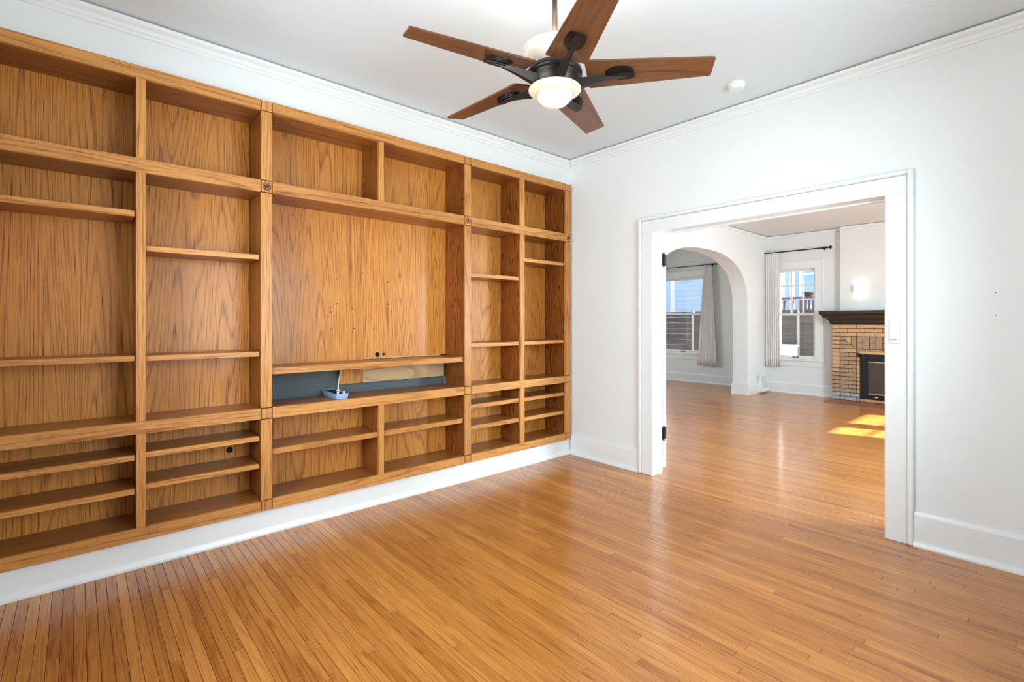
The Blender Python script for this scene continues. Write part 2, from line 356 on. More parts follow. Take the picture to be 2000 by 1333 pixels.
profile('baseboard_alcove', base(YA, -1, 0.19), 0, XW, XAB, 'trim', 'white baseboard under the alcove window', 'structure')
profile('baseboard_east', base(XE, -1, 0.19), 1, YN, YW, 'trim', 'white baseboard under the living room side windows', 'structure')
bm = bmesh.new()   # the pier of the arch: base wraps round the end
prism(bm, [(XA+0.02, YW), (XA+0.02, ac+aw-0.02), (XAB-0.02, ac+aw-0.02), (XAB-0.02, YA), (XAB, YA), (XAB, ac+aw), (XA, ac+aw), (XA, YW)], lambda a, b, d: (a, b, d), 0.0, 0.19)
tag(from_bm('baseboard_arch', bm, 'trim'), 'white baseboard wrapping the pier of the archway', kind='structure')
bm = bmesh.new()
prism(bm, [(XA+0.02, YN), (XA+0.02, ac-aw+0.02), (XAB, ac-aw+0.02), (XAB, ac-aw), (XA, ac-aw), (XA, YN)], lambda a, b, d: (a, b, d), 0.0, 0.19)
tag(from_bm('baseboard_arch', bm, 'trim'), 'white baseboard on the near side of the archway', kind='structure')

# doorway casing, jambs and the folded-back door
dr = tag(empty('door_1', ((DX0+DX1)/2, YB, 0)), 'white cased doorway opening to the living room', kind='structure')
DB = tuple(dr.location)
CW = 0.133
box('side_casing', DX0-CW+0.03, DX0, YB-0.024, YB, 0, DZ, 'trim', dr, 0.003, DB)
box('side_casing', DX1, DX1+CW-0.03, YB-0.024, YB, 0, DZ, 'trim', dr, 0.003, DB)
box('head_casing', DX0-CW+0.03, DX1+CW-0.03, YB-0.024, YB, DZ, DZ+CW-0.03, 'trim', dr, 0.003, DB)
box('backband', DX0-CW, DX0-CW+0.0285, YB-0.036, YB, 0, DZ+CW, 'trim', dr, 0.007, DB)
box('backband', DX1+CW-0.0285, DX1+CW, YB-0.036, YB, 0, DZ+CW, 'trim', dr, 0.007, DB)
box('backband', DX0-CW+0.0285, DX1+CW-0.0285, YB-0.036, YB, DZ+CW-0.0285, DZ+CW, 'trim', dr, 0.007, DB)
for xa, xb in ((DX0-0.02, DX0), (DX1, DX1+0.02)):
    box('jamb', xa, xb, YB, YN, 0, DZ+0.02, 'trim', dr, 0.0, DB)
box('head_jamb', DX0, DX1, YB, YN, DZ, DZ+0.02, 'trim', dr, 0.0, DB)
box('door_stop', DX0, DX0+0.010, 3.676, 3.70, 0, DZ, 'trim', dr, 0.002, DB)
box('door_stop', DX1-0.010, DX1, 3.676, 3.70, 0, DZ, 'trim', dr, 0.002, DB)
box('door_stop', DX0+0.01, DX1-0.01, 3.676, 3.70, DZ-0.012, DZ, 'trim', dr, 0.002, DB)
for xa, xb in ((DX0-0.125, DX0-0.004), (DX1+0.004, DX1+0.125)):
    box('far_casing', xa, xb, YN, YN+0.022, 0, DZ, 'trim', dr, 0.003, DB)
box('far_casing', DX0-0.125, DX1+0.125, YN, YN+0.022, DZ, DZ+0.12, 'trim', dr, 0.003, DB)
def door(n, xh, s, label):
    r = tag(empty(n, (xh, YN+0.03, 0.03)), label, kind='structure'); B = tuple(r.location)
    W = 0.775; y0, y1 = YN+0.034, YN+0.078
    xs = lambda t: xh+s*t
    def bx(nm, t0, t1, ya, yb, z0, z1, mat='trim', bev=0.003, par=r):
        return box(nm, min(xs(t0), xs(t1)), max(xs(t0), xs(t1)), ya, yb, z0, z1, mat, par, bev, B)
    bx('stile', 0, 0.11, y0, y1, 0.033, 2.02); bx('stile', W-0.11, W, y0, y1, 0.033, 2.02)
    bx('rail', 0.11, W-0.11, y0, y1, 0.033, 0.25); bx('rail', 0.11, W-0.11, y0, y1, 1.90, 2.02); bx('rail', 0.11, W-0.11, y0, y1, 0.95, 1.07)
    bx('panel', 0.11, W-0.11, y0+0.012, y1-0.012, 0.25, 0.95, bev=0); bx('panel', 0.11, W-0.11, y0+0.012, y1-0.012, 1.07, 1.90, bev=0)
    for zc in (1.815, 0.33):
        hg = bx('hinge', -0.005, 0.0, y0+0.004, y1-0.006, zc-0.052, zc+0.052, 'black', 0.001)
        bm = bmesh.new(); tube(bm, [(0, 0, -0.066), (0, 0, -0.058), (0, 0, 0.058), (0, 0, 0.066)], [0.003, 0.0065, 0.0065, 0.003], 10)
        k = from_bm('hinge_pin', bm, 'black', r, (xs(-0.008)-B[0], YN+0.029-B[1], zc-B[2]))
        bx('hinge_leaf', -0.006, -0.003, YN+0.001, YN+0.022, zc-0.052, zc+0.052, 'black', 0)
door('door_2', DX0-0.003, -1, 'white panelled door folded back behind the left jamb on black hinges')
door('door_3', DX1+0.003, 1, 'white panelled door folded back beside the fireplace side of the doorway')

# ------------------------------------------------------------------ floor: strip boards running away from the bookcase
fl = tag(box('floor', XW-0.2, XE+0.2, YF-0.2, YA+0.2, -0.12, -0.009, 'sub'), 'glossy honey oak strip floor running through both rooms', kind='structure')
FB = Vector(fl.location)
PW = 0.0386
def intervals(y):
    if y < YB: iv = [(XL, XR)]
    elif y < YN: iv = [(DX0, DX1)]
    elif y < 5.2: iv = [(XA, XE)]
    elif y < ac-aw: iv = [(XW, XAB), (XA, XE)]
    elif y < ac+aw: iv = [(XW, XE)]
    elif y < YW: iv = [(XW, XAB), (XA, XE)]
    else: iv = [(XW, XAB)]
    if 8.91 < y < 9.42:
        iv = [p for a, b in iv for p in (((a, -2.575), (-0.80, b)) if a < -2.6 and b > 0 else ((a, b),))]
    return iv
boards = []
y = YF; row = 0
while y < YA-0.01:
    for a, b in intervals(y+PW/2):
        x = a; first = True
        while x < b-0.02:
            L = random.uniform(0.55, 2.3)*(random.uniform(0.3, 1) if first else 1)
            first = False
            x2 = min(b, x+L)
            if b-x2 < 0.25: x2 = b
            boards.append((x, x2, y, y+PW)); x = x2
    y += PW; row += 1
def shown(b):
    x0, x1, y0, y1 = b; A = 0
    n = 10; pts = []
    for i in range(n+1):
        xx = x0+(x1-x0)*i/n; p, q = project(xx, y0, 0), project(xx, y1, 0); pts.append((p, q))
    for (p, q), (p2, q2) in zip(pts, pts[1:]):
        if None in (p, q, p2, q2): continue
        mx_, my_ = (p[0]+q2[0])/2, (p[1]+q2[1])/2
        if 0 <= mx_ <= 2000 and 0 <= my_ <= 1333:
            A += abs((p2[0]-p[0])*(q[1]-p[1])-(p2[1]-p[1])*(q[0]-p[0]))
    return A
boards.sort(key=lambda b: -shown(b))
def board_geo(b, o):
    x0, x1, y0, y1 = b; g, c = 0.0007, 0.0010
    top = random.uniform(-0.0003, 0.0)
    V = []
    for inset, z in ((g+c, top), (g, top-c), (g, -0.0085)):
        V += [(x0+inset-o[0], y0+inset-o[1], z-o[2]), (x1-inset-o[0], y0+inset-o[1], z-o[2]), (x1-inset-o[0], y1-inset-o[1], z-o[2]), (x0+inset-o[0], y1-inset-o[1], z-o[2])]
    Fc = [(0, 1, 2, 3)]
    for k in range(4):
        j = (k+1) % 4; Fc += [(k+4, j+4, j, k), (k+8, j+8, j+4, k+4)]
    return V, Fc
def tone_attr(me, vals):
    a = me.attributes.new('tone', 'FLOAT', 'POINT'); a.data.foreach_set('value', vals)
for b in boards[:300]:
    o = ((b[0]+b[1])/2, (b[2]+b[3])/2, 0.0)
    V, Fc = board_geo(b, o); me = bpy.data.meshes.new('floorboard'); me.from_pydata(V, [], Fc); tone_attr(me, [random.random()]*12)
    link('floorboard', me, 'floor', fl, Vector(o)-FB)
VV, FF, TT = [], [], []
for b in boards[300:]:
    V, Fc = board_geo(b, FB); k = len(VV); VV += V; FF += [tuple(i+k for i in f) for f in Fc]; TT += [random.random()]*12
me = bpy.data.meshes.new('far_floorboards'); me.from_pydata(VV, [], FF); tone_attr(me, TT)
tag(link('far_floorboards', me, 'floor', fl), kind='stuff')

# ------------------------------------------------------------------ windows
def window(name, loc, rz, wd, z0, z1, zm, cols, rows, label, deep=0.2):
    """double-hung window; local X along the wall, +Y outwards, origin on the wall face under the middle of the opening"""
    r = tag(empty(name, loc, rz), label, kind='structure'); hw = wd/2
    boxes('jamb_lining', [(-hw, -hw+0.018, 0.0, deep, z0, z1), (hw-0.018, hw, 0.0, deep, z0, z1), (-hw+0.018, hw-0.018, 0.0, deep, z1-0.018, z1), (-hw+0.018, hw-0.018, 0.0, deep, z0, z0+0.012)], 'trim', r)
    for s in (-1, 1):
        bm = bmesh.new(); bbox(bm, s*hw, s*(hw+0.105), -0.022, 0, z0+0.012, z1, 0.002); from_bm('side_casing', bm, 'trim', r)
        bm = bmesh.new(); bbox(bm, s*(hw+0.105), s*(hw+0.13), -0.032, 0, z0+0.012, z1+0.13, 0.005); from_bm('backband', bm, 'trim', r)
    bm = bmesh.new(); bbox(bm, -hw-0.105, hw+0.105, -0.022, 0, z1, z1+0.115, 0.002); from_bm('head_casing', bm, 'trim', r)
    bm = bmesh.new(); bbox(bm, -hw-0.105, hw+0.105, -0.034, 0, z1+0.115, z1+0.135, 0.004); from_bm('head_cap', bm, 'trim', r)
    bm = bmesh.new(); bbox(bm, -hw-0.15, hw+0.15, -0.05, 0.012, z0-0.014, z0+0.012, 0.005); from_bm('sill', bm, 'trim', r)
    bm = bmesh.new(); bbox(bm, -hw-0.12, hw+0.12, -0.02, 0, z0-0.115, z0-0.014, 0.003); from_bm('apron', bm, 'trim', r)
    def sash(nm, y0, y1, za, zb, bot, cols, rows):
        sw = 0.022; x0, x1 = -hw+0.018, hw-0.018
        bm = bmesh.new()
        for q in ((x0, x0+sw, za, zb), (x1-sw, x1, za, zb), (x0+sw, x1-sw, zb-0.04, zb), (x0+sw, x1-sw, za, za+bot)):
            bbox(bm, q[0], q[1], y0, y1, q[2], q[3], 0.002)
        s_ = from_bm(nm, bm, 'trim', r)
        off = s_.location
        gx0, gx1, gz0, gz1 = x0+sw, x1-sw, za+bot, zb-0.04
        t = 0.020
        pw, ph = (gx1-gx0-(cols-1)*t)/cols, (gz1-gz0-(rows-1)*t)/rows
        ym = (y0+y1)/2
        for i in range(cols):
            for j in range(rows):
                bm = bmesh.new(); xx = gx0+i*(pw+t); zz = gz0+j*(ph+t); bbox(bm, xx, xx+pw, ym-0.002, ym+0.002, zz, zz+ph)
                p = from_bm('pane', bm, 'glass', s_); p.location -= off
        for i in range(1, cols):
            bm = bmesh.new(); xx = gx0+i*(pw+t)-t; bbox(bm, xx, xx+t, y0+0.006, y1-0.006, gz0, gz1); p = from_bm('muntin', bm, 'trim', s_); p.location -= off
        for j in range(1, rows):
            for i in range(cols):
                bm = bmesh.new(); zz = gz0+j*(ph+t)-t; xx = gx0+i*(pw+t); bbox(bm, xx, xx+pw, y0+0.006, y1-0.006, zz, zz+t); p = from_bm('muntin', bm, 'trim', s_); p.location -= off
        return s_
    sash('upper_sash', 0.075, 0.11, zm-0.012, z1-0.018, 0.028, cols, rows)
    lo = sash('lower_sash', 0.036, 0.071, z0+0.012, zm+0.014, 0.06, 1, 1)
    bm = bmesh.new()
    zc = z0+0.045
    bbox(bm, -0.045, -0.030, 0.022, 0.036, zc-0.012, zc+0.012, 0.003); bbox(bm, 0.030, 0.045, 0.022, 0.036, zc-0.012, zc+0.012, 0.003)
    tube(bm, [(-0.035, 0.020, zc), (0.035, 0.020, zc)], 0.005, 8)
    p = from_bm('lift_handle', bm, 'black', lo); p.location -= lo.location
    bm = bmesh.new(); bbox(bm, -0.03, 0.03, 0.04, 0.066, zm+0.014, zm+0.026, 0.004); p = from_bm('sash_lock', bm, 'black', lo); p.location -= lo.location
    return r
window('window_1', (-3.21, YW, 0), 0, 0.64, 0.61, 2.25, 1.43, 3, 3, 'white sash window with nine small upper panes beside the fireplace')
window('window_2', (-5.525, YA, 0), 0, 1.15, 0.60, 2.26, 1.475, 1, 1, 'white sash window seen through the archway')
window('window_3', (XE, 8.825, 0), -PI/2, 0.95, 0.62, 2.25, 1.43, 1, 3, 'sunlit sash window in the living room side wall by the fireplace')
window('window_4', (XE, 7.81, 0), -PI/2, 0.58, 0.62, 2.25, 1.43, 1, 3, 'narrow sunlit sash window in the living room side wall')
window('window_5', (XE, 5.15, 0), -PI/2, 1.6, 0.62, 2.25, 1.43, 3, 1, 'wide sash window in the living room side wall')
window('window_6', (XW, 7.4, 0), PI/2, 1.6, 0.62, 2.25, 1.43, 1, 1, 'unseen sash window added in the side wall of the alcove for light')  # unseen window, put in so the alcove gets light
window('window_7', (XR, 1.75, 0), -PI/2, 1.8, 0.70, 2.25, 1.48, 1, 1, 'wide sash window in the study side wall')
window('window_8', (-1.75, YF, 0), PI, 1.8, 0.70, 2.25, 1.48, 1, 1, 'wide sash window in the study front wall')

# ------------------------------------------------------------------ built-in oak bookcase
bc = tag(empty('built_in_bookcase', (-3.32, 1.598, ZB0)), 'wall-wide honey oak built-in bookcase with open shelves and star corner blocks', 'bookcase')
BB = tuple(bc.location)
XF, XK, XB = -3.18, -3.202, -3.46     # face, back of face frame, back panel
def bpart(name, x0, x1, y0, y1, z0, z1, mat, bev=0.0015, par=bc):
    return box(name, x0, x1, y0, y1, z0, z1, mat, par, bev, BB)
RAIL = [(0.148, 0.212), (0.700, 0.765), (2.060, 2.132), (2.548, 2.612)]
POST = [(-0.382, -0.320), (0.817, 0.879), (2.313, 2.374), (3.501, 3.578)]
DIV = {0: (0.224, 0.264), 1: (1.573, 1.614), 2: (2.918, 2.966)}
G = 0.0024
# posts, blocks and rails of the face frame
for pi_, (a, b) in enumerate(POST):
    for i, (z0, z1) in enumerate(RAIL):
        blk = bpart('corner_block', XK, XF+0.003, a+G, b-G, z0+G, z1-G, 'oakZ', 0.002)
        if i == 2:
            yc, zc = (a+b)/2, (z0+z1)/2; R_ = 0.0235
            bm = bmesh.new()
            segs = 28
            ring = [[], [], [], []]
            for k in range(segs):
                t = 2*PI*k/segs
                for q, (rr, xx) in enumerate(((R_, 0), (R_, 0.0012), (R_-0.0042, 0.0012), (R_-0.0042, 0))):
                    ring[q].append(bm.verts.new((xx, rr*math.cos(t), rr*math.sin(t))))
            for k in range(segs):
                j = (k+1) % segs
                for q in range(4): bm.faces.new((ring[q][k], ring[q][j], ring[(q+1) % 4][j], ring[(q+1) % 4][k]))
            from_bm('star_ring', bm, 'inlay', blk, (XF+0.003-BB[0]-blk.location[0], yc-BB[1]-blk.location[1], zc-BB[2]-blk.location[2]), recenter=False)
            bm = bmesh.new(); st = []
            for k in range(10):
                rr = 0.0195 if k % 2 == 0 else 0.0088
                t = PI/2+2*PI*k/10; st.append((rr*math.cos(t), rr*math.sin(t)))
            prism(bm, st, lambda p, q, d: (d, p, q), 0, 0.0014)
            from_bm('star', bm, 'inlay', blk, (XF+0.003-BB[0]-blk.location[0], yc-BB[1]-blk.location[1], zc-BB[2]-blk.location[2]), recenter=False)
    for (za, zb), (zc, zd) in zip(RAIL, RAIL[1:]):
        bpart('post', XK, XF, a, b, zb+G, zc-G, 'oakZ')
    bpart('partition', XB, XK, a+0.006, b-0.006, ZB0, ZB1, 'oakSide', 0)
    bpart('groove_backing', XK-0.001, XK+0.004, a, b, ZB0, ZB1, 'hole', 0)
UN = [(POST[0][1], POST[1][0]), (POST[1][1], POST[2][0]), (POST[2][1], POST[3][0])]
for u, (a, b) in enumerate(UN):
    d = DIV[u]
    for i, (z0, z1) in enumerate(RAIL):
        bpart('rail', XK, XF, a+G, b-G, z0, z1, 'oakY')
        bpart('fixed_shelf', XB, XK, a-0.004, b+0.004, z0, z1, 'oakShelfShaded', 0)
    secs = [(0, 1), (1, 2), (2, 3)]
    for s0, s1 in secs:
        za, zb = RAIL[s0][1], RAIL[s1][0]
        if not (u == 1 and s0 == 1):
            bpart('stile', XK, XF-0.001, d[0], d[1], za, zb, 'oakZ')
            bpart('partition', XB, XK, d[0]+0.004, d[1]-0.004, za, zb, 'oakSide', 0)
    if u != 1:
        for (ya, yb) in ((a-0.004, d[0]+0.004), (d[1]-0.004, b+0.004)):
            for s0, s1 in secs: bpart('back_panel', XB-0.01, XB, ya, yb, RAIL[s0][1], RAIL[s1][0], 'oakBack', 0)
    else:
        ms = 1.592
        for (ya, yb) in ((a-0.004, d[0]+0.004), (d[1]-0.004, b+0.004)):
            for s0, s1 in ((0, 1), (2, 3)): bpart('back_panel', XB-0.01, XB, ya, yb, RAIL[s0][1], RAIL[s1][0], 'oakBack', 0)
        bpart('back_panel', XB-0.01, XB, a-0.004, ms-0.0008, 1.00, RAIL[2][0], 'oakBack', 0)
        bpart('back_panel', XB-0.01, XB, ms+0.0008, b+0.004, 1.012, RAIL[2][0], 'oakBack', 0)
        bpart('hanging_panel', XB-0.01, XB+0.004, 1.410, 1.582, 0.832, 0.990, 'oakBack', 0.001)
        o = bpart('raw_plank', XB-0.01, XB+0.006, 1.582, 2.296, 0.832, 0.990, 'pine', 0.001); o['label'] = 'pale unfinished pine plank'
        bpart('pale_edge_strip', XB, XB+0.012, ms, b-0.06, 1.006, 1.013, 'pine', 0)
# loose shelves
XS = XF-0.020
def shelf(y0, y1, z0, z1):
    s_ = bpart('shelf', XB+0.003, XS-0.018, y0+0.002, y1-0.004, z0, z1, 'oakShelfShaded', 0)
    e_ = bpart('edge_band', XS-0.018, XS, y0+0.002, y1-0.004, z0, z1, 'oakY', 0.002, s_); e_.location -= s_.location  # front strip keeps plain oak; the board behind has shade in its colour
L0, L1 = POST[0][1]+0.006, DIV[0][0]; L2, L3 = DIV[0][1], POST[1][0]
C0, C1 = POST[1][1], DIV[1][0]; C2, C3 = DIV[1][1], POST[2][0]
R0, R1 = POST[2][1], DIV[2][0]; R2, R3 = DIV[2][1], POST[3][0]
for a, b, lst in ((L0, L1, ((1.828, 1.860), (1.078, 1.107), (0.561, 0.590), (0.386, 0.415))),
                  (L2, L3, ((1.655, 1.685), (1.075, 1.104), (0.568, 0.597), (0.402, 0.431))),
                  (C0, C3, ((0.962, 1.003),)),
                  (C0, C1, ((0.474, 0.510),)), (C2, C3, ((0.474, 0.510),)),
                  (R0, R1, ((1.650, 1.682), (1.078, 1.110), (0.574, 0.608), (0.400, 0.435))),
                  (R2, R3, ((1.823, 1.856), (1.079, 1.110), (0.574, 0.606), (0.397, 0.430)))):
    for z0, z1 in lst: shelf(a, b, z0, z1)
# cable holes and screw holes in the back panels
def disc(name, y, z, r, mat='hole', x=XB, th=0.0012):
    bm = bmesh.new(); prism(bm, [(r*math.cos(2*PI*k/16), r*math.sin(2*PI*k/16)) for k in range(16)], lambda p, q, d: (d, p, q), 0, th)
    return from_bm(name, bm, mat, bc, (x-BB[0], y-BB[1], z-BB[2]))
for y, z, r in ((1.699, 1.035, 0.019), (1.749, 1.036, 0.011), (0.707, 0.483, 0.019)): disc('cable_hole', y, z, r)
for y, z in ((1.579, 1.646), (1.387, 1.591), (1.787, 1.592), (1.387, 1.416), (1.791, 1.418), (1.339, 1.383), (1.501, 1.382), (1.656, 1.381), (1.342, 1.354), (1.812, 1.361), (1.35, 1.237), (1.515, 1.235), (1.669, 1.234), (1.824, 1.233)):
    disc('screw_hole', y, z, 0.0042)
# shelf pin holes on the doorway-side partition of each tall bay
# grey painted wall seen through the open gap of the middle unit
g_ = box('grey_patch', -3.52, -3.512, 0.86, 2.33, 0.70, 1.02, 'grey'); g_.parent = wl_; g_.location = Vector(g_.location)-Vector(wl_.location); g_['label'] = 'grey painted wall behind the open gap'

# power strip and cable on the gap's floor
ps = tag(empty('power_strip', (-3.356, 1.332, 0.765), math.radians(-3)), 'blue-grey power strip lying in the gap under the long oak shelf', 'power strip')
bm = bmesh.new(); 
prism(bm, [(-0.034, 0), (0.034, 0), (0.042, 0.030), (-0.042, 0.030)], lambda p, q, d: (d, p, q), -0.142, 0.142); from_bm('body', bm, 'steelblue', ps)
boxes('top_rim', [(-0.145, 0.145, -0.045, -0.038, 0.030, 0.036), (-0.145, 0.145, 0.038, 0.045, 0.030, 0.036), (-0.145, -0.138, -0.038, 0.038, 0.030, 0.036), (0.138, 0.145, -0.038, 0.038, 0.030, 0.036)], 'steelblue', ps)
boxes('socket_plate', [(-0.138, 0.138, -0.038, 0.038, 0.030, 0.0325)], 'black', ps)
for k in range(6): boxes('socket', [(-0.098+k*0.036, -0.078+k*0.036, -0.012, 0.012, 0.0325, 0.0335)], 'hole', ps)
for q in (-0.02, 0.02): boxes('rocker_switch', [(0.110, 0.124, q-0.006, q+0.006, 0.0325, 0.050)], 'prong', ps, 0.002)
bm = bmesh.new(); pts = []
P = [(-0.02, 0.03, 0.040), (-0.025, 0.032, 0.075), (-0.045, 0.045, 0.12), (-0.085, 0.07, 0.165), (-0.12, 0.085, 0.195)]
for i in range(len(P)-1):
    for k in range(5):
        t = k/5; p0 = Vector(P[max(i-1, 0)]); p1 = Vector(P[i]); p2 = Vector(P[i+1]); p3 = Vector(P[min(i+2, len(P)-1)])
        pts.append(0.5*((2*p1)+(-p0+p2)*t+(2*p0-5*p1+4*p2-p3)*t*t+(-p0+3*p1-3*p2+p3)*t**3))
pts.append(Vector(P[-1])); tube(bm, pts, 0.004, 8); o = from_bm('cord', bm, 'plastic', ps, smooth=True); o['label'] = 'thin white power cord'
boxes('plug', [(-0.032, -0.008, 0.018, 0.042, 0.0325, 0.044)], 'plastic', ps, 0.004)

# ------------------------------------------------------------------ ceiling fan
FX, FY, FZ = -1.528, 1.610, 2.392
fan = tag(empty('ceiling_fan', (FX, FY, FZ)), 'five-blade walnut and bronze ceiling fan with lit glass bowls', 'ceiling fan')
def fpart(name, prof, mat, seg=48): 
    bm = bmesh.new(); lathe(bm, prof, seg); return from_bm(name, bm, mat, fan, smooth=True, recenter=False)
top = H1-FZ
fpart('canopy', [(0, top), (0.07, top), (0.07, top-0.012), (0.062, top-0.04), (0.035, top-0.062), (0, top-0.064)], 'bronze')
fpart('downrod', [(0, top-0.06), (0.0127, top-0.06), (0.0127, 0.06), (0, 0.06)], 'rodm', 20)
fpart('upper_glass_bowl', [(0.05, 0.035), (0.10, 0.042), (0.128, 0.072), (0.142, 0.118), (0.137, 0.118), (0.122, 0.076), (0.095, 0.050), (0.05, 0.044)], 'opal')
fpart('upper_collar', [(0, 0.062), (0.045, 0.062), (0.055, 0.045), (0.055, 0.028), (0, 0.028)], 'bronze')
fpart('motor_housing', [(0, 0.030), (0.112, 0.030), (0.120, 0.024), (0.124, 0.012), (0.124, 0.000), (0.116, -0.004), (0.112, -0.006), (0.110, -0.012), (0.107, -0.030), (0.098, -0.050), (0.088, -0.060), (0.086, -0.066), (0, -0.066)], 'bronze')
fpart('rim', [(0.084, -0.056), (0.112, -0.057), (0.118, -0.062), (0.118, -0.067), (0.112, -0.074), (0.094, -0.086), (0.080, -0.090), (0.078, -0.086), (0.084, -0.060)], 'cream')
fpart('lower_glass_bowl', [(0.080, -0.086), (0.079, -0.096), (0.070, -0.112), (0.054, -0.126), (0.034, -0.136), (0.016, -0.1405), (0, -0.142)], 'opal')
ANG0 = math.degrees(YAW)-6.8
for k in range(5):
    ang = math.radians(ANG0+72*k); pitch = math.radians(12)
    rot = Matrix.Rotation(ang, 4, 'Z') @ Matrix.Rotation(-pitch, 4, 'X')
    # blade: local x outwards, y across (left of outward), tapering, left edge low
    bm = bmesh.new()
    out = [(0.135, -0.082), (0.678, -0.056), (0.684, -0.050), (0.690, 0.050), (0.684, 0.056), (0.165, 0.096), (0.158, 0.092), (0.130, -0.074)]
    prism(bm, out, lambda p, q, d: (p, q, d), 0.0, 0.007)
    bmesh.ops.transform(bm, matrix=Matrix.Rotation(math.radians(0), 4, 'X'), verts=bm.verts)
    bl = from_bm('blade', bm, 'blade', fan, recenter=False)
    bl.matrix_basis = rot
    # ribbed plate screwed under the blade
    bm = bmesh.new()
    for i, (w_, x0, x1, zz) in enumerate(((0.042, 0.226, 0.336, -0.004), (0.036, 0.230, 0.342, -0.009), (0.029, 0.236, 0.347, -0.014), (0.021, 0.244, 0.352, -0.022))):
        pl = []
        for j in range(9):
            t = -1+2*j/8; pl.append((x0+(x1-x0)*0.5*(1+t), -w_*(1-(0.62 if t < 0 else 0.30)*abs(t)**2.6)))
        pl += [(p, -q) for p, q in pl[::-1]]
        prism(bm, pl, lambda p, q, d: (p, q, d), zz, zz+0.0045)
    pt = from_bm('blade_plate', bm, 'bronze', fan, recenter=False); pt.matrix_basis = rot
    # curved arm from the motor up to the plate
    bm = bmesh.new(); st = []
    N = 9
    for j in range(N):
        t = j/(N-1); rr = 0.088+t*(0.315-0.088)
        zt = -0.012*(1-t)-0.019*t+0.010*math.sin(PI*t)*0.3-0.012*(1-t)
        hgt = 0.040*(1-t)**1.1+0.004
        wd = 0.021*(1-t)**0.9+0.003
        st.append([(rr, -wd, zt), (rr, wd, zt), (rr, wd*0.55, zt-hgt), (rr, -wd*0.55, zt-hgt)])
    rows_ = [[bm.verts.new(p) for p in s] for s in st]
    for A_, B_ in zip(rows_, rows_[1:]):
        for q in range(4): bm.faces.new((A_[q], A_[(q+1) % 4], B_[(q+1) % 4], B_[q]))
    bm.faces.new(rows_[0]); bm.faces.new(rows_[-1])
    ar_ = from_bm('blade_arm', bm, 'bronze', fan, recenter=False); ar_.matrix_basis = Matrix.Rotation(ang, 4, 'Z')
def point(name, loc, power, r, color):
    l = bpy.data.lights.new(name, 'POINT'); l.energy = power; l.shadow_soft_size = r; l.color = color
    o = bpy.data.objects.new(name, l); COL.objects.link(o); o.location = loc; return o
point('fan_upper_bulb', (FX+0.03, FY-0.05, FZ+0.135), 4, 0.04, (1, 0.97, 0.93))

# smoke detector
sd = tag(empty('smoke_detector', (-1.44, 3.25, H1)), 'round white smoke detector on the study ceiling', 'smoke detector')
bm = bmesh.new(); lathe(bm, [(0, 0), (0.054, 0), (0.056, -0.010), (0.053, -0.013), (0, -0.013)], 36); from_bm('mounting_ring', bm, 'plastic', sd, smooth=False, recenter=False)
bm = bmesh.new(); lathe(bm, [(0, -0.013), (0.050, -0.013), (0.052, -0.020), (0.049, -0.034), (0.040, -0.040), (0, -0.042)], 36); from_bm('cover', bm, 'plastic', sd, recenter=False)

# fan remote in its holder on the casing
rm = tag(empty('fan_remote', (-0.663, YB-0.024, 1.155)), 'white fan remote in its holder on the door casing', 'remote')
def fbox(name, x0, x1, d0, d1, z0, z1, mat, par, bev=0.0):
    bm = bmesh.new(); bbox(bm, x0, x1, -d1, -d0, z0, z1, bev); return from_bm(name, bm, mat, par)
fbox('holder', -0.026, 0.026, 0.0, 0.016, 0.004, 0.060, 'plastic', rm, 0.004)
fbox('body', -0.0215, 0.0215, 0.004, 0.021, 0.0, 0.140, 'plastic', rm, 0.005)
def fdisc(name, x, z, r0, r1, d, mat, par):
    bm = bmesh.new(); sg = 18
    q = [[bm.verts.new((x+rr*math.cos(2*PI*k/sg), -dd, z+rr*math.sin(2*PI*k/sg))) for k in range(sg)] for rr, dd in ((r1, d), (r1, d+0.0012), (r0, d+0.0012), (r0, d))]
    for i in range(4):
        for k in range(sg): bm.faces.new((q[i][k], q[i][(k+1) % sg], q[(i+1) % 4][(k+1) % sg], q[(i+1) % 4][k]))
    return from_bm(name, bm, mat, par)
for x, z in ((-0.006, 0.108), (0.006, 0.108), (-0.006, 0.094), (0.006, 0.094)): fdisc('button', x, z, 0.0028, 0.0042, 0.021, 'plastic', rm)
fdisc('button', 0, 0.101, 0.0022, 0.0036, 0.021, 'plastic', rm); fdisc('button', 0, 0.068, 0.006, 0.0075, 0.021, 'plastic', rm); fdisc('button', 0, 0.068, 0.0015, 0.003, 0.021, 'plastic', rm)
fbox('printed_line', -0.015, 0.015, 0.0205, 0.0214, 0.0215, 0.0255, 'print', rm)
# two wall anchors
for z, lb in ((1.435, 'small white wall anchor, the upper of two beside the doorway'), (1.317, 'small white wall anchor, the lower of two beside the doorway')):
    an = tag(empty('wall_anchor', (-0.244, YB, z)), lb, 'wall anchor', 'wall anchors beside the doorway')
    fdisc('collar', 0, 0, 0.004, 0.0095, 0.0, 'plastic', an)
    bm = bmesh.new(); tube(bm, [(0, 0, 0), (0.002, -0.006, 0.0)], 0.003, 8); from_bm('screw', bm, 'print', an)

